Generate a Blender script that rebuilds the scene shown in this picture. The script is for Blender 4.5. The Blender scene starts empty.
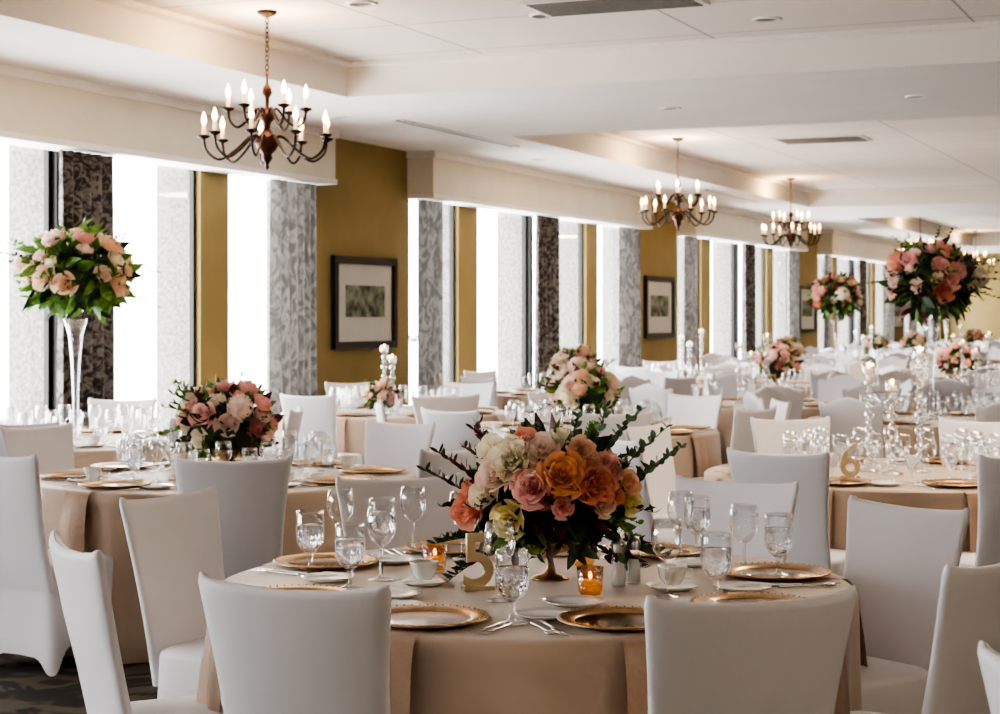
import bpy, math, random
import numpy as np
from mathutils import Matrix, Vector
R=math.radians; pi=math.pi
sin,cos=math.sin,math.cos
scene=bpy.context.scene
TH=R(23.3)
CAMH=1.53
def W(lat,dep):
    return (lat*cos(TH)-dep*sin(TH), lat*sin(TH)+dep*cos(TH))
# ---------------------------------------------------------------- materials
MATS={}
def nt(name):
    m=bpy.data.materials.new(name); m.use_nodes=True
    n=m.node_tree; b=n.nodes['Principled BSDF']; MATS[name]=m
    return m,n,b
def sset(b,k,v):
    if k in b.inputs: b.inputs[k].default_value=v
def pmat(name,col,rough=.6,metal=0,noise=0,nscale=20,bump=0,bscale=60,sheen=0,emit=None,estr=0,trans=0,ior=1.45,col2=None,coat=0,transl=0):
    m,n,b=nt(name)
    c=(*col,1)
    sset(b,'Base Color',c); sset(b,'Roughness',rough); sset(b,'Metallic',metal)
    sset(b,'Sheen Weight',sheen); sset(b,'Transmission Weight',trans); sset(b,'IOR',ior); sset(b,'Coat Weight',coat)
    if emit: sset(b,'Emission Color',(*emit,1)); sset(b,'Emission Strength',estr)
    tc=n.nodes.new('ShaderNodeTexCoord')
    r=None
    if noise or col2:
        t=n.nodes.new('ShaderNodeTexNoise'); t.inputs['Scale'].default_value=nscale; t.inputs['Detail'].default_value=4
        n.links.new(tc.outputs['Object'],t.inputs['Vector'])
        r=n.nodes.new('ShaderNodeValToRGB')
        a=[x*(1-noise) for x in col]; d=col2 if col2 else [min(1,x*(1+noise)) for x in col]
        r.color_ramp.elements[0].position=.35; r.color_ramp.elements[1].position=.65
        r.color_ramp.elements[0].color=(*a,1); r.color_ramp.elements[1].color=(*d,1)
        n.links.new(t.outputs['Fac'],r.inputs['Fac']); n.links.new(r.outputs['Color'],b.inputs['Base Color'])
    if bump:
        t2=n.nodes.new('ShaderNodeTexNoise'); t2.inputs['Scale'].default_value=bscale; t2.inputs['Detail'].default_value=5
        n.links.new(tc.outputs['Object'],t2.inputs['Vector'])
        bp=n.nodes.new('ShaderNodeBump'); bp.inputs['Strength'].default_value=bump; bp.inputs['Distance'].default_value=.02
        n.links.new(t2.outputs['Fac'],bp.inputs['Height']); n.links.new(bp.outputs['Normal'],b.inputs['Normal'])
    if transl:
        tl=n.nodes.new('ShaderNodeBsdfTranslucent'); tl.inputs[0].default_value=c
        if r: n.links.new(r.outputs['Color'],tl.inputs[0])
        mx=n.nodes.new('ShaderNodeMixShader'); mx.inputs[0].default_value=transl
        out=[x for x in n.nodes if x.type=='OUTPUT_MATERIAL'][0]
        n.links.new(b.outputs[0],mx.inputs[1]); n.links.new(tl.outputs[0],mx.inputs[2]); n.links.new(mx.outputs[0],out.inputs[0])
    return m
pmat('chair_cover',(.73,.72,.755),.55,sheen=.2,bump=.25,bscale=6)
pmat('cloth',(.50,.385,.29),.42,sheen=.3,noise=.04,nscale=6,bump=.15,bscale=14)
pmat('napkin',(.42,.29,.20),.35,sheen=.3,bump=.15,bscale=40)
pmat('gold',(.55,.37,.20),.28,.95,noise=.15,nscale=30,bump=.05,bscale=200)
pmat('gold_lacquer',(.27,.145,.075),.16,.8,noise=.2,nscale=25)
pmat('champagne',(.66,.54,.33),.35,.6,noise=.05)
pmat('silver',(.75,.74,.72),.2,1)
pmat('china',(.85,.84,.81),.2,coat=.5)
pmat('bronze',(.028,.014,.010),.42,.5,noise=.3,nscale=40)
pmat('brass_dark',(.085,.036,.020),.28,.6,noise=.3,nscale=40)
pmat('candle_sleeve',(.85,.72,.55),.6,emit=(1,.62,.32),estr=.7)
pmat('bulb',(1,.85,.6),.3,emit=(1,.60,.27),estr=7)
pmat('flame',(1,.8,.4),.3,emit=(1,.6,.2),estr=9)
pmat('wax',(.85,.8,.7),.5,emit=(1,.7,.35),estr=.25)
pmat('wall_paint',(.33,.247,.10),.75,noise=.04,nscale=3,bump=.03)
pmat('valance_cream',(.76,.71,.60),.7,noise=.03,nscale=3)
pmat('ceiling_white',(.87,.83,.785),.85,noise=.015,nscale=2)
pmat('trim_white',(.86,.84,.80),.6,noise=.02)
pmat('window_black',(.010,.010,.010),.4,noise=.1)
pmat('stone',(.20,.195,.18),.9,noise=.35,nscale=30,bump=.6,bscale=70)
pmat('sill',(.7,.66,.58),.6,noise=.03)
pmat('frame_wood',(.010,.006,.005),.35,noise=.3,nscale=15)
pmat('mat_board',(.60,.60,.56),.7,noise=.02)
pmat('art_print',(.035,.045,.028),.7,col2=(.30,.33,.25),nscale=10)
pmat('grille',(.18,.17,.16),.6,noise=.1)
pmat('steel',(.5,.5,.5),.3,1)
pmat('salt',(.85,.85,.83),.6,noise=.03)
for nme,c in (('peach',(.96,.68,.52)),('pink',(.93,.57,.53)),('coral',(.94,.47,.35)),('orange',(.96,.54,.28)),('cream',(.95,.89,.72)),('yellow',(.95,.86,.48)),('blush',(.96,.79,.71)),('mauve',(.62,.28,.32))):
    pmat('petal_'+nme,c,.6,noise=.05,nscale=25,transl=.38)
pmat('leaf',(.16,.30,.07),.5,noise=.35,nscale=30,transl=.25)
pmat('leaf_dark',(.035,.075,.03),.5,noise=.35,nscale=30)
pmat('leaf_grey',(.14,.22,.15),.6,noise=.25,nscale=30)
pmat('leaf_plum',(.10,.028,.030),.5,noise=.3,nscale=30)
pmat('stem',(.08,.12,.03),.6,noise=.2)
def glass(name,tint,base,rough=.02,bump=0,refr=0,blend=.28,top=.7):
    m=bpy.data.materials.new(name); m.use_nodes=True; MATS[name]=m
    n=m.node_tree; n.nodes.clear()
    o=n.nodes.new('ShaderNodeOutputMaterial'); mx=n.nodes.new('ShaderNodeMixShader')
    tr=n.nodes.new('ShaderNodeBsdfTransparent'); tr.inputs[0].default_value=(*tint,1)
    gl=n.nodes.new('ShaderNodeBsdfGlossy'); gl.inputs['Roughness'].default_value=rough; gl.inputs[0].default_value=(1,1,1,1)
    lw=n.nodes.new('ShaderNodeLayerWeight'); lw.inputs['Blend'].default_value=blend
    mr=n.nodes.new('ShaderNodeMapRange'); mr.inputs['To Min'].default_value=base; mr.inputs['To Max'].default_value=top
    n.links.new(lw.outputs['Facing'],mr.inputs['Value']); n.links.new(mr.outputs[0],mx.inputs[0])
    src=tr
    if refr:
        rf=n.nodes.new('ShaderNodeBsdfRefraction'); rf.inputs['IOR'].default_value=1.33; rf.inputs['Roughness'].default_value=.0; rf.inputs[0].default_value=(.97,.98,1,1)
        m2=n.nodes.new('ShaderNodeMixShader'); m2.inputs[0].default_value=refr
        n.links.new(tr.outputs[0],m2.inputs[1]); n.links.new(rf.outputs[0],m2.inputs[2]); src=m2
    n.links.new(src.outputs[0],mx.inputs[1]); n.links.new(gl.outputs[0],mx.inputs[2]); n.links.new(mx.outputs[0],o.inputs[0])
    if bump:
        tc=n.nodes.new('ShaderNodeTexCoord'); t=n.nodes.new('ShaderNodeTexVoronoi'); t.inputs['Scale'].default_value=bump
        n.links.new(tc.outputs['Object'],t.inputs['Vector'])
        bp=n.nodes.new('ShaderNodeBump'); bp.inputs['Strength'].default_value=.8; bp.inputs['Distance'].default_value=.004
        n.links.new(t.outputs['Distance'],bp.inputs['Height']); n.links.new(bp.outputs['Normal'],gl.inputs['Normal']); n.links.new(bp.outputs['Normal'],lw.inputs['Normal'])
        if refr: n.links.new(bp.outputs['Normal'],rf.inputs['Normal'])
glass('glass_thin',(.97,.98,.99),.05,blend=.28,top=.9)
glass('glass_cut',(.95,.96,.97),.18,.03,110,top=.9)
glass('water',(.97,.98,.99),.09,.02,80,refr=.75)
glass('crystal',(.93,.94,.96),.25,.02,60,top=.85)
glass('window_glass',(.99,.99,.99),.01,top=.3)
glass('amber_glass',(.95,.66,.24),.22,.12,120)
# curtains
def curtain_mat(name,c1,c2,transl,scale,zs):
    m,n,b=nt(name); sset(b,'Roughness',.85)
    tc=n.nodes.new('ShaderNodeTexCoord'); mp=n.nodes.new('ShaderNodeMapping'); mp.inputs['Scale'].default_value=(0.2,1,zs)
    n.links.new(tc.outputs['Object'],mp.inputs[0])
    t2=n.nodes.new('ShaderNodeTexNoise'); t2.inputs['Scale'].default_value=scale*1.3; t2.inputs['Distortion'].default_value=2.0
    n.links.new(mp.outputs[0],t2.inputs['Vector'])
    r=n.nodes.new('ShaderNodeValToRGB'); r.color_ramp.elements[0].position=.42; r.color_ramp.elements[1].position=.58
    r.color_ramp.elements[0].color=(*c1,1); r.color_ramp.elements[1].color=(*c2,1)
    n.links.new(t2.outputs['Fac'],r.inputs[0]); n.links.new(r.outputs[0],b.inputs['Base Color'])
    tl=n.nodes.new('ShaderNodeBsdfTranslucent'); n.links.new(r.outputs[0],tl.inputs[0])
    mx=n.nodes.new('ShaderNodeMixShader'); mx.inputs[0].default_value=transl
    out=[x for x in n.nodes if x.type=='OUTPUT_MATERIAL'][0]
    n.links.new(b.outputs[0],mx.inputs[1]); n.links.new(tl.outputs[0],mx.inputs[2]); n.links.new(mx.outputs[0],out.inputs[0])
curtain_mat('curtain_grey',(.17,.165,.16),(.33,.32,.31),.10,14,.30)  # stretched noise streaks paint fold shade into the grey, along with its pattern
curtain_mat('curtain_dark',(.028,.022,.020),(.16,.14,.125),.05,14,.6)
# ceiling tile
def ceil_tile():
    m,n,b=nt('ceiling_tile'); sset(b,'Roughness',.9)
    tc=n.nodes.new('ShaderNodeTexCoord'); t=n.nodes.new('ShaderNodeTexBrick')
    t.offset=0; t.inputs['Scale'].default_value=1; t.inputs['Brick Width'].default_value=1.8; t.inputs['Row Height'].default_value=1.2
    t.inputs['Mortar Size'].default_value=.010; t.inputs['Mortar Smooth'].default_value=.2
    t.inputs['Color1'].default_value=(.80,.73,.665,1); t.inputs['Color2'].default_value=(.82,.75,.685,1); t.inputs['Mortar'].default_value=(.42,.38,.34,1)
    n.links.new(tc.outputs['Object'],t.inputs['Vector']); n.links.new(t.outputs['Color'],b.inputs['Base Color'])
ceil_tile()
def carpet():
    m,n,b=nt('carpet'); sset(b,'Roughness',.95)
    tc=n.nodes.new('ShaderNodeTexCoord'); t=n.nodes.new('ShaderNodeTexNoise'); t.inputs['Scale'].default_value=2.5; t.inputs['Distortion'].default_value=3
    r=n.nodes.new('ShaderNodeValToRGB'); r.color_ramp.interpolation='EASE'
    r.color_ramp.elements[0].position=.42; r.color_ramp.elements[1].position=.56
    r.color_ramp.elements[0].color=(.022,.018,.014,1); r.color_ramp.elements[1].color=(.10,.08,.055,1)
    n.links.new(tc.outputs['Object'],t.inputs['Vector']); n.links.new(t.outputs['Fac'],r.inputs[0]); n.links.new(r.outputs[0],b.inputs['Base Color'])
    t2=n.nodes.new('ShaderNodeTexNoise'); t2.inputs['Scale'].default_value=300; bp=n.nodes.new('ShaderNodeBump'); bp.inputs['Strength'].default_value=.4
    n.links.new(t2.outputs['Fac'],bp.inputs['Height']); n.links.new(bp.outputs[0],b.inputs['Normal'])
carpet()
# ---------------------------------------------------------------- mesh builder
class MB:
    def __init__(s): s.v=[];s.f=[];s.m=[];s.sm=[];s.mats=[];s.M=np.eye(4);s.n=0
    def at(s,x=0,y=0,z=0,rz=0,rx=0,ry=0,sc=1):
        s.M=np.array(Matrix.Translation((x,y,z))@Matrix.Rotation(rz,4,'Z')@Matrix.Rotation(ry,4,'Y')@Matrix.Rotation(rx,4,'X')@Matrix.Scale(sc,4)); return s
    def add(s,v,f,mat,smooth=True):
        v=np.asarray(v,float).reshape(-1,3); v=v@s.M[:3,:3].T+s.M[:3,3]
        if mat not in s.mats: s.mats.append(mat)
        k=s.mats.index(mat); n=s.n
        s.v.append(v); s.f+= [tuple(i+n for i in q) for q in f]; s.m+=[k]*len(f); s.sm+=[smooth]*len(f); s.n+=len(v)
    def grid(s,P,mat,cu=False,cv=False,smooth=True):
        P=np.asarray(P,float); a,b=P.shape[:2]; f=[]
        for i in range(a if cu else a-1):
            i2=(i+1)%a
            for j in range(b if cv else b-1):
                j2=(j+1)%b
                f.append((i*b+j,i2*b+j,i2*b+j2,i*b+j2))
        s.add(P.reshape(-1,3),f,mat,smooth)
    def lathe(s,prof,mat,seg=24):
        A=np.linspace(0,2*pi,seg,endpoint=False)
        P=np.array([[(r*cos(a),r*sin(a),z) for r,z in prof] for a in A]); s.grid(P,mat,cu=True)
    def box(s,x0,x1,y0,y1,z0,z1,mat):
        v=[(x,y,z) for x in(x0,x1) for y in(y0,y1) for z in(z0,z1)]
        s.add(v,[(0,1,3,2),(4,6,7,5),(0,4,5,1),(2,3,7,6),(0,2,6,4),(1,5,7,3)],mat,False)
    def tube(s,path,rad,mat,seg=8):
        path=[Vector(p) for p in path]; n=len(path)
        if not hasattr(rad,'__len__'): rad=[rad]*n
        P=[]; up=Vector((0,0,1)); prev=None
        for i,p in enumerate(path):
            t=(path[min(i+1,n-1)]-path[max(i-1,0)]).normalized()
            if prev is None:
                a=t.cross(up if abs(t.z)<.9 else Vector((1,0,0))).normalized()
            else: a=(prev-t*prev.dot(t)).normalized()
            prev=a; b=t.cross(a)
            P.append([tuple(p+(a*cos(q)+b*sin(q))*rad[i]) for q in np.linspace(0,2*pi,seg,endpoint=False)])
        s.grid(P,mat,cv=True)
        m=len(P[0]); s.add(P[0],[tuple(range(m))],mat); s.add(P[-1],[tuple(range(m))[::-1]],mat)
    def ball(s,c,r,mat,seg=12,sz=1,rings=8):
        A=np.linspace(-pi/2,pi/2,rings)
        M=s.M.copy(); s.M=M@np.array(Matrix.Translation(c)); s.lathe([(max(1e-5,r*cos(a)),r*sz*sin(a)) for a in A],mat,seg); s.M=M
    def mesh(s,name):
        me=bpy.data.meshes.new(name)
        me.from_pydata(np.concatenate(s.v).tolist(),[],s.f)
        for k in s.mats: me.materials.append(MATS[k])
        me.polygons.foreach_set('material_index',s.m); me.polygons.foreach_set('use_smooth',s.sm); me.update(); return me
def put(name,me,loc=(0,0,0),rz=0,parent=None,sc=1):
    if isinstance(me,MB): me=me.mesh(name)
    o=bpy.data.objects.new(name,me); scene.collection.objects.link(o)
    o.location=loc; o.rotation_euler=(0,0,rz); o.scale=(sc,sc,sc)
    if parent: o.parent=parent
    return o
# ---------------------------------------------------------------- room
XW=-8.2; XR=9.0; Y0=-6; Y1=50; SOF=3.24; TRAY=3.5
b=MB(); b.box(XW-.05,XR+.2,Y0-.2,Y1+.2,-.1,0,'carpet'); put('floor',b)
bays=[7.3+9.2*k for k in range(-1,5)]
ops=[(.15,1.38),(1.9,3.47),(3.56,5.40),(5.84,7.2)]
ZS,ZH=.5,2.95
b=MB(); cur=Y0; k=0; allops=[]
for y in bays:
    for a,c in ops:
        lo,hi=y+a,y+c
        if hi<=Y0 or lo>=Y1-.3: continue
        allops.append((lo,min(hi,Y1-.2)))
for lo,hi in allops:
    if lo-cur>.03: b.box(XW-.1,XW,cur,lo,0,SOF,'wall_paint' if lo-cur>.2 else 'window_black')
    b.box(XW-.1,XW,lo,hi,0,ZS,'wall_paint'); b.box(XW-.1,XW,lo,hi,ZH,SOF,'wall_paint')
    cur=hi
b.box(XW-.1,XW,cur,Y1,0,SOF,'wall_paint'); 
put('wall_left',b)
b=MB(); cur=Y0
for lo,hi in allops:
    if lo-cur>.03: b.box(XW-.44,XW-.11,cur,lo,-.5,4.2,'stone')
    b.box(XW-.44,XW-.11,lo,hi,-.5,ZS-.03,'stone'); b.box(XW-.44,XW-.11,lo,hi,ZH+.05,4.2,'stone')
    cur=hi
b.box(XW-.44,XW-.11,cur,Y1,-.5,4.2,'stone'); put('wall_exterior_stone',b)
for i,(lo,hi) in enumerate(allops):
    b=MB(); f=.04
    x0,x1=XW-.085,XW-.045
    b.box(x0,x1,lo,lo+f,ZS,ZH,'window_black'); b.box(x0,x1,hi-f,hi,ZS,ZH,'window_black')
    b.box(x0,x1,lo,hi,ZS,ZS+f,'window_black'); b.box(x0,x1,lo,hi,ZH-f,ZH,'window_black')
    b.add([(XW-.065,lo+f,ZS),(XW-.065,hi-f,ZS),(XW-.065,hi-f,ZH),(XW-.065,lo+f,ZH)],[(0,1,2,3)],'window_glass',False)
    b.box(XW-.02,XW+.05,lo-.03,hi+.03,ZS-.04,ZS,'sill')
    put('window_%d'%(i+1),b)
b=MB(); b.box(XR,XR+.1,Y0,Y1,0,3.7,'wall_paint'); put('wall_right',b)
b=MB(); b.box(XW,XR,Y0-.1,Y0,0,3.7,'wall_paint'); put('wall_back',b)
b=MB(); b.box(XW,XR,Y1,Y1+.1,0,3.7,'wall_paint'); put('wall_far',b)
b=MB(); b.box(XW,XW+.025,Y0,Y1,0,.14,'trim_white'); put('baseboard_left',b)
b=MB(); b.box(XW,XR,Y1-.025,Y1,0,.14,'trim_white'); put('baseboard_far',b)
# ceiling
trays=[(-4.5,12.3),(15.6,27.6),(31,44.5)]
TX0,TX1=-6.6,5.5
b=MB()
b.box(XW-.1,TX0,Y0,Y1,SOF,3.72,'ceiling_white'); b.box(TX1,XR,Y0,Y1,SOF,3.72,'ceiling_white')
ys=[Y0]+[q for t in trays for q in t]+[Y1]
for i in range(0,len(ys),2): b.box(TX0,TX1,ys[i],ys[i+1],SOF,3.72,'ceiling_white')
for a,c in trays: b.box(TX0,TX1,a,c,TRAY,3.72,'ceiling_tile')
put('ceiling',b)
for i,(a,c) in enumerate(trays):
    b=MB()
    for (d,z0,z1) in ((.10,TRAY-.035,TRAY-.002),):
        b.box(TX0,TX0+d,a,c,z0,z1,'trim_white'); b.box(TX1-d,TX1,a,c,z0,z1,'trim_white')
        b.box(TX0+d,TX1-d,a,a+d,z0,z1,'trim_white'); b.box(TX0+d,TX1-d,c-d,c,z0,z1,'trim_white')
    put('trim_%d'%(i+1),b)
def downlight(lat,dep,z):
    x,y=W(lat,dep); b=MB(); b.lathe([(.10,0),(.10,-.008),(.078,-.012),(.072,0.0)],'trim_white',24); b.lathe([(.074,-.003),(.04,-.001),(.0001,-.001)],'grille',24)
    put('recessed_downlight',b,(x,y,z))
for l,d in ((-.87,11.2),(.29,11.65),(1.77,11.8),(3.42,18),(1.2,20.5),(3.9,23),(2.6,26)): downlight(l,d,TRAY)
for x,y in ((-7.3,8.5),(-7.3,13.5),(-7.3,18),(-7.3,23),(-4.5,14),(-2.5,14),(-7.3,28)):
    b=MB(); b.lathe([(.09,0),(.09,-.008),(.07,-.012),(.065,0)],'trim_white',24); b.lathe([(.066,-.003),(.0001,-.001)],'grille',24); put('recessed_downlight',b,(x,y,SOF))
def vent(x,y,z,w,l):
    b=MB(); b.box(-w/2,w/2,-l/2,l/2,-.012,-.001,'trim_white')
    n=int(l/.06)
    for i in range(n): b.box(-w/2+.04,w/2-.04,-l/2+.03+i*.06,-l/2+.055+i*.06,-.018,-.011,'grille')
    put('ceiling_vent',b,(x,y,z))
x,y=W(.76,11.3); vent(x,y-.1,TRAY,1.1,.5); x,y=W(3.58,19.8); vent(x,y,TRAY,1.0,.6)
b=MB(); b.box(-.03,.03,-1.3,1.3,-.010,0,'grille'); b.box(-.05,-.03,-1.32,1.32,-.014,0,'trim_white'); b.box(.03,.05,-1.32,1.32,-.014,0,'trim_white')
put('linear_diffuser',b,(-6.95,15.2,SOF-.0005)); put('linear_diffuser',bpy.data.objects['linear_diffuser'].data,(-6.95,24.5,SOF-.0005))
# valances & curtains
def curtain(y0,y1,mat):
    w=y1-y0; n=int(w/.010); b=MB(); P=[]
    rnd=random.Random(int(y0*100)); ph=rnd.random()*6
    for i in range(n+1):
        y=y0+w*i/n; row=[]
        for j in range(10):
            t=j/9; a=.038+.018*t
            row.append((XW+.15+a*sin(2*pi*(y-y0)/.125+ph+.5*sin(7*y))*(1) ,y+.012*sin(3*t+y*9),.02+2.72*(1-t)))
        P.append(row)
    b.grid(P,mat); o=put('window_curtain',b)
for y in bays:
    ya,yb=max(y-.05+.15,Y0),min(y+7.2,Y1)
    if yb<=Y0: continue
    b=MB(); b.box(XW+.001,XW+.30,ya,yb,2.76,SOF-.002,'valance_cream'); b.box(XW+.001,XW+.33,ya-.02,yb+.02,SOF-.07,SOF-.002,'trim_white'); b.box(XW+.001,XW+.315,ya-.01,yb+.01,2.745,2.79,'trim_white')
    put('window_valance',b)
    for a,c,m in ((.12,.6,'curtain_grey'),(3.28,3.95,'curtain_dark'),(6.35,7.1,'curtain_grey')):
        if y+a>Y0+.2 and y+c<Y1: curtain(y+a,y+c,m)
# pictures
for yc in (15.62,24.9,34.05,43.25):
    b=MB(); w,h,t=.66,.45,.07
    for q in ((-w,w,-h,-h+t),(-w,w,h-t,h)): b.box(.001,.05,q[0],q[1],q[2],q[3],'frame_wood')
    for q in ((-w,-w+t),(w-t,w)): b.box(.001,.05,q[0],q[1],-h+t,h-t,'frame_wood')
    b.box(.001,.02,-w+t,w-t,-h+t,h-t,'mat_board'); b.box(.018,.025,-.40,.42,-.14,.17,'art_print')
    put('framed_picture',b,(XW,yc,1.66))
# ---------------------------------------------------------------- chair
def chair_mesh(name,camel=False):
    b=MB(); seg=64; A=np.linspace(0,2*pi,seg,endpoint=False)
    hx,hy=.225,.20
    def ring(t):
        out=[]
        for a in A:
            ca,sa=cos(a),sin(a); cn=sin(2*a)**2
            x=math.copysign(abs(ca)**.38,ca)*(hx+.018*t); y=math.copysign(abs(sa)**.38,sa)*(hy+.02*t)
            q=(1-cn)**1.3
            if t>0: 
                x*=1-.13*q*t*(1 if abs(ca)>abs(sa) else 0); y*=1-.13*q*t*(1 if abs(sa)>abs(ca) else 0)
            lift=.12*q if not (sa<0 and abs(sa)>abs(ca)) else .07*q
            z=.455*(1-t)+(lift+.004)*t
            out.append((x,y,z))
        return out
    P=[ring(t) for t in np.linspace(1,0,12)]
    for s_,dz in ((.985,.012),(.94,.02),(.8,.025),(.5,.03),(.2,.031),(.001,.031)):
        P.append([(x*s_,y*s_,.455+dz) for x,y,z in ring(0)])
    b.grid(P,'chair_cover',cv=True)
    L=[]; H=.94
    S=np.linspace(0,1,44,endpoint=False)
    def prof(w,th,h,off):
        out=[]
        for q in S:
            a=2*pi*q; ca,sa=cos(a),sin(a)
            u=math.copysign(abs(ca)**.35,ca); x=u*w; y=math.copysign(abs(sa)**.6,sa)*th
            t=(h-.36)/(H-.36)
            if camel: top=.055*math.cos(u*pi*.95)*.6+ (.02 if abs(u)>.85 else 0)
            else: top=.016*u*u-.008+(.006 if abs(u)>.93 else 0)
            z=h+top*max(0,t)**3
            yy=y-.185-.115*t-.030*(1-u*u)*min(1,t*1.5)
            out.append((x,yy,z))
        return out
    for t in np.linspace(0,1,14):
        h=.36+t*(H-.02-.36); w=.208+.034*t-.014*sin(pi*t)
        L.append(prof(w,.024-.004*t,h,0))
    for dz,k in ((.012,.9),(.018,.6),(.02,.05)): L.append(prof(.242*(.985 if k>.1 else .975),.02*k,H-.02+dz,0))
    b.grid(L,'chair_cover',cv=True)
    return b.mesh(name)
CH=chair_mesh('dining_chair'); CH2=chair_mesh('camelback_chair',True)
def chair(cx,cy,ang,back,yaw=0,camel=False):
    """cx,cy: table centre (room coords); ang: room-space direction from centre; back: distance of chair back"""
    d=back-.30
    if cx+cos(ang)*back<-7.82: return
    put('banquet_chair' if not camel else 'camelback_chair',CH2 if camel else CH,(cx+cos(ang)*d,cy+sin(ang)*d,0),ang+pi/2+yaw)
# ---------------------------------------------------------------- table
def table_mesh(seed,name):
    rnd=np.random.RandomState(seed); r=.93; n=192; b=MB(); P=[]
    ph=rnd.rand(4)*6.28
    for i in range(n):
        a=2*pi*i/n; ca,sa=cos(a),sin(a); row=[]
        for rr in (.0001,.3,.6,.85,.905): row.append((rr*ca,rr*sa,.75))
        row.append((.922*ca,.922*sa,.7475)); row.append((.93*ca,.93*sa,.738))
        f=sin(13*a+ph[0]+.8*sin(3*a+ph[1]))+.5*sin(23*a+ph[2])
        for t in np.linspace(.06,1,12):
            rad=.93+.012*t+.048*f*t**.8*(.55+.45*t)
            row.append((rad*ca,rad*sa,.738*(1-t)+.008*t))
        P.append(row)
    b.grid(P,'cloth',cu=True); return b.mesh(name)
TB=[table_mesh(s,'round_table') for s in (1,2,3)]
# ---------------------------------------------------------------- tableware
def a_charger(b,beads=True):
    b.lathe([(.0001,.004),(.10,.004),(.120,.007)],'gold_lacquer',40); b.lathe([(.120,.007),(.128,.012),(.158,.017),(.165,.016),(.166,.013),(.12,.001),(.0001,.001)],'gold',40)
    if beads:
        for i in range(48):
            a=2*pi*i/48; b.ball((.158*cos(a),.158*sin(a),.0172),.0032,'gold',5,1,4)
def a_plate(b,r=.08):
    b.lathe([(.0001,.004),(r*.6,.004),(r*.72,.008),(r,.015),(r*1.01,.014),(r*.7,.002),(.0001,.001)],'china',32)
def a_goblet(b,water=True,seg=24):
    b.lathe([(.0001,.003),(.034,.003),(.034,.001),(.03,.0045),(.012,.009),(.006,.014),(.0055,.03),(.009,.036),(.0065,.044),(.012,.052)],'glass_thin',seg)
    b.lathe([(.012,.052),(.026,.062),(.036,.08),(.0385,.10)],'glass_cut',seg); b.lathe([(.0385,.10),(.039,.12),(.0365,.150),(.0358,.163),(.0348,.163),(.0355,.150)],'glass_thin',seg)
    if water: b.lathe([(.0001,.058),(.02,.061),(.033,.079),(.0365,.10),(.0368,.125),(.0001,.125)],'water',seg)
def a_wine(b,seg=24):
    b.lathe([(.0001,.003),(.034,.003),(.034,.001),(.03,.0045),(.010,.008),(.0045,.014),(.004,.085),(.008,.093)],'glass_thin',seg)
    b.lathe([(.008,.093),(.022,.101),(.034,.118),(.040,.142),(.0395,.165),(.0345,.197),(.0335,.197),(.0385,.165)],'glass_thin',seg)
def a_cup(b):
    a_plate(b,.075); b.lathe([(.0001,.016),(.022,.016),(.025,.02),(.036,.035),(.042,.062),(.044,.068),(.042,.068),(.034,.036),(.02,.024),(.0001,.023)],'china',28)
    b.tube([(.04,0,.06),(.056,0,.058),(.06,0,.045),(.05,0,.034),(.036,0,.034)],.003,'china',6)
def a_fork(b,L=.19):
    b.tube([(0,-L/2,.003),(0,-L*.1,.004),(0,L*.2,.006)],[.0045,.0025,.003],'silver',6)
    b.box(-.011,.011,L*.2,L*.28,.004,.007,'silver')
    for k in(-.009,-.003,.003,.009): b.box(k-.0014,k+.0014,L*.27,L*.5,.004,.006,'silver')
def a_knife(b,L=.22):
    b.tube([(0,-L/2,.004),(0,-.01,.004)],[.006,.004],'silver',6)
    b.add([(-.002,-.01,.003),(.009,0,.003),(.01,L*.35,.003),(-.002,L*.5,.003),(-.002,-.01,.006),(.009,0,.004),(.01,L*.35,.004),(-.002,L*.5,.006)],[(0,1,2,3),(4,7,6,5),(0,4,5,1),(1,5,6,2),(2,6,7,3),(3,7,4,0)],'silver')
def a_spoon(b,L=.18):
    b.tube([(0,-L/2,.003),(0,0,.005),(0,L*.25,.004)],[.0045,.0025,.003],'silver',6); b.ball((0,L*.37,.006),.017,'silver',10,.3,6)
def a_napkin(b,rt=.93):
    w=.075; P=[]
    path=[(.50,.7515),(.75,.7515),(rt-.03,.7515),(rt+.004,.748),(rt+.018,.735),(rt+.035,.68),(rt+.05,.58),(rt+.062,.44)]
    for (r,z) in path:
        fl=1+.15*max(0,.75-z)*2
        P.append([(s*w*fl,-r-.006*sin(s*5)*(.75-z)*4,z+.0005) for s in np.linspace(-1,1,9)])
    b.grid(P,'napkin')
def ware_mesh(n,phase,name,far=False):
    b=MB(); sg=10 if far else 16
    for i in range(n):
        a=phase+2*pi*i/n
        def L(dx,dr,rz=0,z=.752):
            x=cos(a)*dr-sin(a)*dx; y=sin(a)*dr+cos(a)*dx; b.at(x,y,z,a+pi/2+rz)
        b.at(0,0,0,a+pi/2); a_napkin(b)
        L(0,.72,0,.7535); a_charger(b,not far)
        L(.21,.66); a_plate(b); L(-.12,.49); a_goblet(b,not far,sg); L(-.02,.44); a_wine(b,sg)
        if not far:
            L(.10,.42); a_goblet(b,i%2==0,sg); L(-.20,.46); a_wine(b,sg)
            if i%2: L(-.26,.62); a_cup(b)
            L(.185,.76,pi); a_fork(b); L(-.185,.76,pi); a_knife(b)
    b.at(); return b.mesh(name)
WARE=[ware_mesh(8,.2*k,'tableware_set') for k in range(2)]
WAREF=[ware_mesh(8,.2*k,'tableware_set',True) for k in range(2)]
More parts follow.
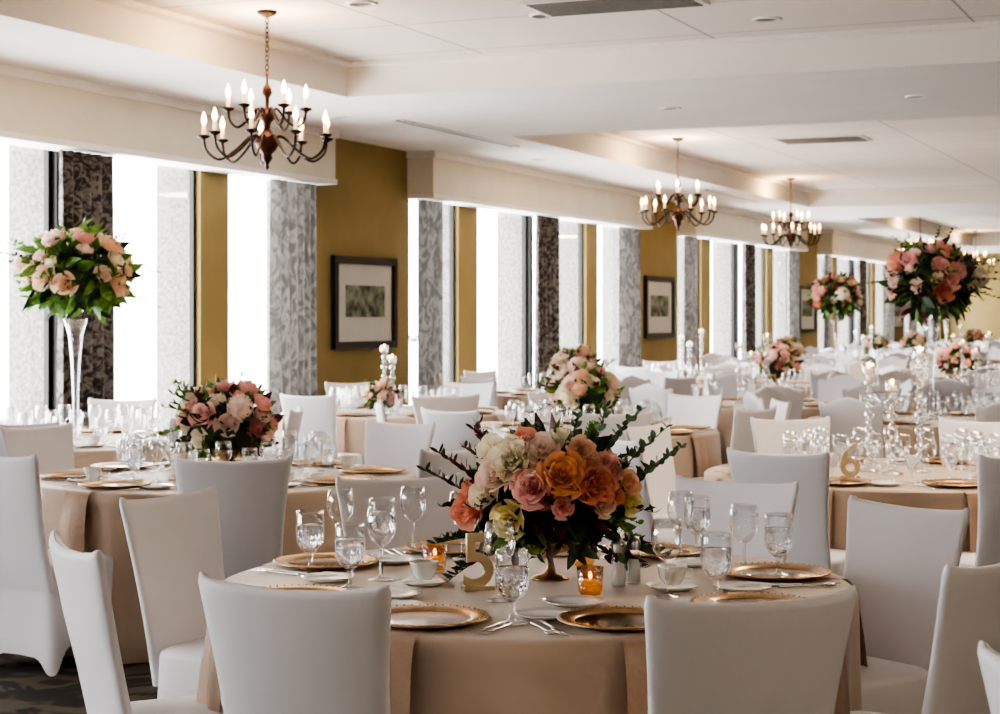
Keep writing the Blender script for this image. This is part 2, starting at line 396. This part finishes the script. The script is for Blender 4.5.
# ---------------------------------------------------------------- flowers
def orient(d,roll=0,c=(0,0,0),sc=1):
    q=Vector(d).to_track_quat('Z','Y')
    return np.array(Matrix.Translation(c)@q.to_matrix().to_4x4()@Matrix.Rotation(roll,4,'Z')@Matrix.Scale(sc,4))
def rose(b,Rr,mat,N=15,ruffle=0,rnd=random,res=5):
    for k in range(N):
        t=k/(N-1); rad=Rr*(.10+.88*t); hT=Rr*(.62-.42*t*t); hb=-Rr*.45
        ph=k*2.4+rnd.random()*.4; wrap=(2.2-1.35*t)*.62
        P=[]
        for i in range(res):
            u=-1+2*i/(res-1); row=[]
            for j in range(res):
                v=j/(res-1)
                r=rad*(.2+.8*sin(v*pi/2)**.9)+ (t*.16*Rr if v==1 else 0)
                h=hb+(hT-hb)*v**1.1-abs(u)**2.5*.28*(hT-hb)*v-(t*.05*Rr if v==1 else 0)
                if ruffle: r+=ruffle*Rr*rnd.uniform(-1,1)*v; h+=ruffle*Rr*rnd.uniform(-1,1)*v
                an=ph+u*wrap*(.5+.5*v)
                row.append((r*cos(an),r*sin(an),h))
            P.append(row)
        b.grid(P,mat)
def hydrangea(b,Rr,mat,rnd,n=34):
    M=b.M.copy(); b.ball((0,0,0),Rr*.8,mat,10,1,7)
    for k in range(n):
        z=1-1.5*(k+.5)/n; ph=k*2.39996; q=math.sqrt(max(0,1-z*z)); d=(q*cos(ph),q*sin(ph),z)
        rr=rnd.uniform(.78,.95)
        c=tuple(x*Rr*rr for x in d); b.M=M@orient(d,rnd.random()*3,c)
        s=Rr*.27
        for a in range(4):
            an=a*pi/2; v=[(0,0,0)]; 
            for (f,g,h) in ((.6,-.45,.15),(1.1,-.3,.3),(1.2,.0,.2),(1.1,.3,.3),(.6,.45,.15)): v.append((s*(f*cos(an)-g*sin(an)),s*(f*sin(an)+g*cos(an)),s*h))
            b.add(v,[(0,1,2,3),(0,3,4,5)],mat)
    b.M=M
def leaf(b,L,wd,mat,bend=.3,pts=5):
    P=[]
    for j in range(pts):
        v=j/(pts-1); w=wd*sin(pi*min(1,v*.92+.06))**.8
        P.append([(s*w, -bend*L*v*v + abs(s)*w*.25, L*v) for s in (-1,0,1)])
    b.grid(P,mat)
def sprig(b,base,d,L,mat,rnd,n=9,round_=True,curve=.25):
    d=Vector(d).normalized(); side=Vector((rnd.uniform(-1,1),rnd.uniform(-1,1),-.3)).normalized()
    pts=[Vector(base)+d*L*t+side*curve*L*t*t for t in np.linspace(0,1,7)]
    M=b.M.copy(); b.tube(pts,[.0022*(1-.6*i/6) for i in range(7)],'stem',4)
    for k in range(n):
        t=.2+.8*k/(n-1); p=Vector(base)+d*L*t+side*curve*L*t*t
        for s in (0,pi):
            v=Vector((cos(k*1.7+s),sin(k*1.7+s),.5)).normalized()
            dd=(v+d*.6).normalized(); b.M=M@orient(dd,rnd.random()*6,tuple(p))
            ll=(.035 if round_ else .05)*(1.15-.5*t); leaf(b,ll,ll*(.38 if round_ else .16),mat,.2,4)
    b.M=M
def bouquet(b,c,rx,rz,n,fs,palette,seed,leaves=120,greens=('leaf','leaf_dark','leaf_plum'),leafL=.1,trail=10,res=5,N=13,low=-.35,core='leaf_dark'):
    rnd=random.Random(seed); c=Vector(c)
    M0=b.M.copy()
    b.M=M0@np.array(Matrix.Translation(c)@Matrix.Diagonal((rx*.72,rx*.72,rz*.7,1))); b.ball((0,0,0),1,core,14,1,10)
    for k in range(leaves):
        z=rnd.uniform(-.9,1); ph=rnd.random()*6.28; q=math.sqrt(1-z*z); d=Vector((q*cos(ph),q*sin(ph),z))
        p=c+Vector((d.x*rx,d.y*rx,d.z*rz))*rnd.uniform(.6,.82)
        dd=(d+Vector((rnd.uniform(-.7,.7),rnd.uniform(-.7,.7),rnd.uniform(-.7,.5)))).normalized()
        b.M=M0@orient(dd,rnd.random()*6,tuple(p)); leaf(b,leafL*rnd.uniform(.6,1.25),leafL*rnd.uniform(.15,.27),rnd.choice(greens),rnd.uniform(0,.5))
    b.M=M0
    for k in range(trail):
        z=rnd.uniform(-.4,.9); ph=rnd.random()*6.28; q=math.sqrt(1-z*z); d=Vector((q*cos(ph),q*sin(ph),z))
        sprig(b,c+Vector((d.x*rx,d.y*rx,d.z*rz))*.6,d,rx*rnd.uniform(.7,1.0),rnd.choice(greens),rnd,8,rnd.random()<.5)
    for k in range(n):
        z=low+(1-low)*(k+.5)/n; z=min(.98,z+rnd.uniform(-.06,.06)); ph=k*2.39996+rnd.uniform(-.25,.25); q=math.sqrt(max(0,1-z*z)); d=Vector((q*cos(ph),q*sin(ph),z))
        p=c+Vector((d.x*rx,d.y*rx,d.z*rz))*rnd.uniform(.88,1.05); s=fs*rnd.uniform(.65,1.4); m=rnd.choice(palette)
        b.M=M0@orient((d+Vector((0,0,.25))).normalized(),rnd.random()*6,tuple(p))
        ty=rnd.random()
        if ty<.62: rose(b,s,m,N,.03,rnd,res)
        elif ty<.9: rose(b,s*1.05,m,N+5,.12,rnd,res)
        else: hydrangea(b,s*1.1,m,rnd,30)
    b.M=M0
# tall arrangement
def glass_vase(b):
    b.lathe([(.0001,.004),(.085,.004),(.085,.0),(.082,.008),(.03,.014),(.018,.03),(.016,.10),(.02,.3),(.03,.5),(.045,.66),(.075,.76),(.07,.76),(.04,.66)],'glass_thin',24)
    b.lathe([(.0001,.1),(.012,.1),(.016,.3),(.026,.5),(.038,.62),(.0001,.62)],'glass_thin',16)
def tall(seed,name,greens,pal,n=36):
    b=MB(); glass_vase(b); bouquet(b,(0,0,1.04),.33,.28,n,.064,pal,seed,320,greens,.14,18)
    return b.mesh(name)
PAL=['petal_peach','petal_pink','petal_blush','petal_cream','petal_blush','petal_peach','petal_pink']
TALL1=tall(4,'tall_flower_arrangement',('leaf','leaf','leaf','leaf_dark'),PAL,38)
TALL2=tall(8,'tall_flower_arrangement',('leaf_dark','leaf','leaf_plum','leaf_dark'),['petal_peach','petal_pink','petal_cream','petal_coral','petal_blush','petal_blush'],38)
def compote(b):
    b.lathe([(.0001,.004),(.055,.004),(.055,0),(.05,.008),(.02,.016),(.01,.03),(.009,.06),(.02,.072),(.06,.085),(.10,.11),(.105,.125),(.10,.125),(.05,.09),(.0001,.085)],'gold',32)
def low(seed,name,pal):
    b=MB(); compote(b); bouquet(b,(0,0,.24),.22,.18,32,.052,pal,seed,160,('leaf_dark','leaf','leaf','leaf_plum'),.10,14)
    return b.mesh(name)
LOW=[low(5,'low_flower_arrangement',['petal_pink','petal_blush','petal_pink','petal_cream','petal_mauve','petal_blush','petal_peach']),low(6,'low_flower_arrangement',PAL)]
# crystal candlestick
def candlestick(h,name):
    b=MB(); b.lathe([(.0001,.005),(.055,.005),(.055,0),(.05,.01),(.02,.02)],'crystal',20)
    z=.02; r=.026; k=0
    while z+2*r<h:
        rr=r*(1 if k%2==0 else .6); b.ball((0,0,z+rr),rr,'crystal',10,1,7); z+=2*rr-.002; k+=1
    b.lathe([(.012,z),(.03,z+.01),(.034,z+.03),(.036,z+.075),(.033,z+.075),(.03,z+.03),(.0001,z+.02)],'crystal',20)
    b.lathe([(.0001,z+.024),(.022,z+.024),(.022,z+.05),(.0001,z+.05)],'wax',16)
    b.ball((0,0,z+.066),.009,'flame',8,1.8,7)
    return b.mesh(name)
CS=[candlestick(h,'crystal_candlestick') for h in (.50,.40,.56)]
# number sign
def number(txt,lat,dep,h,yaw=0):
    cu=bpy.data.curves.new('num',type='FONT'); cu.body=txt; cu.size=h*1.38; cu.extrude=.008; cu.bevel_depth=.003; cu.align_x='CENTER'
    o=bpy.data.objects.new('tmp',cu); scene.collection.objects.link(o)
    dg=bpy.context.evaluated_depsgraph_get(); me=bpy.data.meshes.new_from_object(o.evaluated_get(dg)); bpy.data.objects.remove(o)
    me.transform(Matrix.Translation((0,0,.012))@Matrix.Rotation(pi/2,4,'X')); me.materials.clear(); me.materials.append(MATS['champagne'])
    x,y=W(lat,dep); b=MB(); b.box(-.045,.045,-.022,.022,0,.012,'champagne')
    e=bpy.data.objects.new('table_number_sign',None); scene.collection.objects.link(e); e.location=(x,y,.751); e.rotation_euler=(0,0,TH+yaw)
    put('digit',me,(0,0,0),0,e); put('base',b,(0,0,0),0,e)
# ---------------------------------------------------------------- front table
FC=(.10,5.2); fx,fy=W(*FC)
put('round_banquet_table',TB[0],(fx,fy,0),.4)
front=[(207,1.34,0),(246.5,1.40,0),(286.5,1.52,.0),(321,1.40,0),(10,1.24,R(26)),(57,1.36,0),(110,1.36,0),(151,1.36,0)]
for a,d,yw in front: chair(fx,fy,R(a)+TH,d,yw)
def single(name,fn,lat,dep,rz=0,z=.751,sc=1,**k):
    b=MB(); fn(b,**k); x,y=W(lat,dep); return put(name,b,(x,y,z),rz+TH,None,sc)
for i,(a,d,_) in enumerate(front):
    ca,sa=cos(R(a)),sin(R(a)); rz=R(a)+pi/2
    b=MB(); b.at(0,0,0,rz); a_napkin(b); put('linen_napkin',b,(fx,fy,0),TH)
    def P(dr,dx): return (FC[0]+ca*dr-sa*dx, FC[1]+sa*dr+ca*dx)
    single('charger_plate',a_charger,*P(.735,0),rz=rz,z=.7535)
    single('bread_plate',a_plate,*P(.55,.26),rz=rz)
    single('dinner_fork',a_fork,*P(.76,.19),rz=rz+pi); single('salad_fork',a_fork,*P(.77,.218),rz=rz+pi,L=.17)
    single('dinner_knife',a_knife,*P(.76,-.19),rz=rz+pi); single('dinner_spoon',a_spoon,*P(.76,-.22),rz=rz+pi)
for l,d in ((-.578,5.42),(-.428,5.08),(-.383,5.78),(.03,4.50),(.59,4.86),(.834,5.33),(.65,5.86),(.36,5.72)): single('water_goblet',a_goblet,l,d,sc=1.15,seg=32)
for l,d in ((-.35,5.25),(-.286,5.86),(-.52,5.80),(.0,4.86),(.461,4.92),(.73,5.32),(.579,5.70),(.2,5.85),(-.12,5.7)): single('wine_glass',a_wine,l,d,sc=1.1,seg=32)
single('coffee_cup',a_cup,-.22,5.16); single('coffee_cup',a_cup,.49,5.07)
single('dessert_plate',a_plate,-.30,4.93,r=.085); single('dessert_plate',a_plate,.20,4.80,r=.085)
def votive(b):
    b.lathe([(.0001,.002),(.024,.002),(.028,.01),(.032,.065),(.030,.065),(.026,.012),(.0001,.010)],'amber_glass',28); b.lathe([(.0001,.034),(.026,.034),(.023,.012)],'wax',20); b.ball((0,0,.046),.0045,'flame',8,2,7)
for l,d in ((.252,4.97),(-.2,5.46),(.262,5.55)): single('votive_candle',votive,l,d,sc=1.2)
def shaker(b):
    b.lathe([(.0001,.001),(.019,.001),(.021,.01),(.017,.07),(.015,.085)],'glass_thin',10); b.lathe([(.0001,.004),(.016,.004),(.014,.06),(.0001,.06)],'salt',10)
    b.lathe([(.017,.083),(.0175,.10),(.012,.112),(.0001,.116)],'steel',16)
single('salt_shaker',shaker,.341,5.12,sc=1.2); single('pepper_shaker',shaker,.39,5.18,sc=1.2)
number('5',-.062,5.07,.155,.25)
# front centrepiece
def centre():
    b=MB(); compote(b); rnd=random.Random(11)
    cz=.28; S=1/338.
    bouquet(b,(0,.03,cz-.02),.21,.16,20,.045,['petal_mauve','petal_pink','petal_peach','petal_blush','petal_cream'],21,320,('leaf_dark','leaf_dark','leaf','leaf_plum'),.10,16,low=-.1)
    fl=[(512,457,24,'petal_cream','c'),(494,472,19,'petal_blush','r'),(530,482,21,'petal_pink','r'),(560,469,24,'petal_orange','r'),(591,480,22,'petal_coral','c'),(604,464,16,'petal_pink','c'),
        (470,507,21,'petal_coral','c'),(508,515,19,'petal_yellow','r'),(625,480,14,'petal_peach','r'),(628,500,14,'petal_yellow','r'),(540,446,17,'petal_blush','r'),(577,448,15,'petal_peach','c'),
        (525,438,14,'petal_coral','c'),(484,489,16,'petal_cream','r'),(493,448,17,'petal_cream','r'),(472,487,11,'petal_coral','c'),(600,500,13,'petal_blush','r'),(560,500,12,'petal_pink','r'),(588,458,11,'petal_peach','r'),(612,492,10,'petal_coral','c')]
    for px,py,r,m,ty in fl:
        x=(px-550)*S; z=(580-py)*S; dx=x/.27; dz=(z-cz)/.2; q=max(.1,1-dx*dx-dz*dz); y=-.22*math.sqrt(q)
        d=Vector((dx*.8,-1.0*math.sqrt(q)-.35,dz*.7+.25)).normalized(); b.M=orient(d,rnd.random()*6,(x,y,z)); rr=r*S
        if ty=='r': rose(b,rr,m,18,.03,rnd,6)
        elif ty=='c': rose(b,rr,m,24,.12,rnd,6)
    b.M=np.eye(4)
    for k in range(60):
        x=rnd.uniform(-.22,.24); z=rnd.uniform(.08,.19); y=-rnd.uniform(.08,.17)*math.sqrt(max(.05,1-(x/.27)**2))
        dd=Vector((x*2+rnd.uniform(-.4,.4),-.7,rnd.uniform(-.8,.1))).normalized(); b.M=orient(dd,rnd.random()*6,(x,y,z)); leaf(b,rnd.uniform(.05,.10),rnd.uniform(.01,.018),rnd.choice(('leaf_dark','leaf_dark','leaf_plum','leaf')),.3)
    b.M=np.eye(4)
    for (x,z,L,m,rd) in ((.10,.30,.30,'leaf_grey',1),(.17,.28,.32,'leaf_grey',1),(.20,.22,.24,'leaf_dark',0),(.05,.32,.24,'leaf_grey',1),(-.18,.26,.26,'leaf_plum',0),(-.20,.22,.24,'leaf_dark',0),(-.22,.16,.18,'leaf_dark',0),(.23,.15,.2,'leaf_dark',0),(-.12,.3,.24,'leaf_plum',0),(.13,.33,.27,'leaf_grey',1),(-.2,.1,.2,'leaf_dark',0),(.2,.1,.15,'leaf_dark',0),(.0,.33,.2,'leaf_grey',1),(.22,.26,.28,'leaf_grey',1),(-.15,.31,.26,'leaf_plum',0)):
        d=Vector((x*1.3,-.05+rnd.uniform(-.1,.1),z*.9-.12+ (.14 if z>.2 else -.05))); sprig(b,(x*.75,-.03,z*.85),d,L,m,rnd,12,rd==1,.2)
    return b
x,y=W(.148,5.28); put('floral_centerpiece',centre(),(x,y,.751),TH)
# ---------------------------------------------------------------- other tables
def T(lat,dep): return W(lat,dep)
tabs=[(*T(-1.34,8.7),'low0',10,0),(*T(-2.67,11.2),'tall1',0,0),(*T(-.85,14.5),'crys',20,0),(*T(.57,12.2),'low1',5,0),(*T(1.95,8.85),'crys',12,0),(*T(3.25,13.4),'tall2',8,1),
 (-6.45,16.9,'low1',0,0),(-6.5,21.0,'crys',10,0),(-4.2,15.4,'crys',0,1),(-5.0,19.4,'low0',15,1),(-5.3,23.7,'tall2',0,1),(-2.6,17.7,'crys',20,1),(-6.5,25.8,'low1',0,1),(-3.4,21.7,'low0',0,1),
 (-6.0,28.8,'crys',10,1),(-4.4,26.9,None,0,1),(-6.5,32.2,'low0',0,1),(-5.0,31.5,'crys',0,1),(-6.5,36,'low1',0,1),(-6.5,40,'tall2',0,1),(-6.5,44,'low1',0,1)]
for i,(x,y,cp,ph,cam) in enumerate(tabs):
    far=y>14
    put('round_banquet_table',TB[i%3],(x,y,0),i*.7); put('tableware_set',(WAREF if far else WARE)[i%2],(x,y,0),R(ph)+TH-.2*(i%2))
    for k in range(8):
        a=R(ph+45*k)+TH
        if cp is None and k%2: continue
        chair(x,y,a,1.38,0,cam)
    if cp=='tall1': put('tall_flower_arrangement',TALL1,(x,y,.751),.5)
    if cp=='tall2': put('tall_flower_arrangement',TALL2,(x,y,.751),i)
    if cp in('low0','low1'): put('low_flower_arrangement',LOW[int(cp[-1])],(x,y,.751),i*1.3,None,1.05)
    if cp=='crys':
        for j,(dx,dy) in enumerate(((-.12,.03),(.02,-.1),(.12,.08))): put('crystal_candlestick',CS[j],(x+dx,y+dy,.751))
number('9',-1.52,8.42,.15); number('6',1.68,8.55,.16)
x,y=W(-.95,14.1); put('low_flower_arrangement',LOW[1],(x,y,.751),1,None,.6)
x,y=W(1.22,3.05); put('banquet_chair',CH,(x,y,0),TH-1.2)
# ---------------------------------------------------------------- chandelier
def chandelier():
    b=MB()
    b.lathe([(.0001,0),(.065,0),(.065,-.012),(.05,-.025),(.015,-.04),(.0001,-.045)],'bronze',24)
    z=-.045; k=0
    while z>-.40:
        P=[]; n=8
        for q in range(n+1):
            a=2*pi*q/n; u=.011*cos(a); v=.02*sin(a); P.append((u,0,z-.018+v) if k%2==0 else (0,u,z-.018+v))
        b.tube(P,.0035,'bronze',5); z-=.03; k+=1
    b.lathe([(.0001,-.39),(.012,-.40),(.006,-.43),(.010,-.47),(.028,-.50),(.034,-.53),(.014,-.56),(.012,-.62),(.030,-.65),(.055,-.69),(.025,-.72),(.018,-.76),(.04,-.79),(.07,-.82),(.078,-.86),(.055,-.90),(.03,-.925),(.036,-.95),(.02,-.975),(.010,-.99),(.014,-1.01),(.0001,-1.03)],'brass_dark',24)
    def arm(a,z0,R0,dip,zc):
        ctrl=[(.03,z0),(R0*.25,z0+.03),(R0*.5,z0-dip*.5),(R0*.75,z0-dip),(R0*.95,z0-dip*.55),(R0,zc)]
        ctrl=[Vector((r,z)) for r,z in ctrl]; pts=[]
        m=len(ctrl)
        for i in range(m-1):
            p0,p1,p2,p3=ctrl[max(i-1,0)],ctrl[i],ctrl[i+1],ctrl[min(i+2,m-1)]
            for t in np.linspace(0,1,5,endpoint=False):
                pts.append(.5*((2*p1)+(-p0+p2)*t+(2*p0-5*p1+4*p2-p3)*t*t+(-p0+3*p1-3*p2+p3)*t**3))
        pts.append(ctrl[-1])
        b.tube([(p.x*cos(a),p.x*sin(a),p.y) for p in pts],.0085,'bronze',7)
        M=b.M.copy(); b.M=M@np.array(Matrix.Translation((R0*cos(a),R0*sin(a),zc)))
        b.lathe([(.006,-.02),(.012,-.008),(.034,.0),(.042,.014),(.038,.014),(.015,.004),(.015,.02),(.0001,.02)],'bronze',16)
        b.lathe([(.0001,.015),(.0125,.015),(.0125,.08),(.0001,.08)],'candle_sleeve',12)
        b.lathe([(.004,.08),(.014,.095),(.0175,.112),(.012,.140),(.004,.165),(.0001,.172)],'bulb',12)
        b.M=M
    for i in range(9): arm(2*pi*i/9+.12,-.84,.405,.12,-.82)
    for i in range(6): arm(2*pi*i/6+.45,-.66,.25,.09,-.64)
    return b.mesh('chandelier')
CHM=chandelier()
for k,(l,d) in enumerate(((-1.505,11.5),(1.97,19.7),(4.15,25.4),(8.17,34.6),(10.95,41))):
    x,y=W(l,d); o=put('candle_chandelier',CHM,(x,y,TRAY-.001),k*.35)
    li=bpy.data.lights.new('chandelier_light','POINT'); li.energy=18; li.color=(1,.68,.38); li.shadow_soft_size=.25
    lo=bpy.data.objects.new('chandelier_light',li); scene.collection.objects.link(lo); lo.parent=o; lo.location=(0,0,-.28)
# ---------------------------------------------------------------- light
w=bpy.data.worlds.new('World'); scene.world=w; w.use_nodes=True
bg=w.node_tree.nodes['Background']; bg.inputs[0].default_value=(.975,.98,1,1); bg.inputs[1].default_value=8.5
for x,y in ((-1,-2),(3.5,3),(-1,9),(3.5,14),(-3,21),(2,26),(-3,35)):  # added area lights that fill the room from above, not actual fixtures
    li=bpy.data.lights.new('ceiling_fill_light','AREA'); li.shape='DISK'; li.size=1.2; li.energy=50; li.color=(1,.82,.62)
    lo=bpy.data.objects.new('ceiling_fill_light',li); scene.collection.objects.link(lo); lo.location=(x,y,3.2)
cam=bpy.data.cameras.new('camera'); co=bpy.data.objects.new('camera',cam); scene.collection.objects.link(co)
cam.sensor_width=36; cam.lens=1780*36/1000; cam.shift_y=-.041; cam.clip_start=.1; cam.clip_end=200
co.location=(0,0,CAMH); co.rotation_euler=(pi/2,0,TH)
cam.dof.use_dof=True; cam.dof.focus_distance=5.1; cam.dof.aperture_fstop=7
scene.camera=co
scene.view_settings.view_transform='AgX'
try: scene.view_settings.look='AgX - High Contrast'
except Exception: pass
scene.view_settings.exposure=0.92
scene.cycles.transparent_max_bounces=16
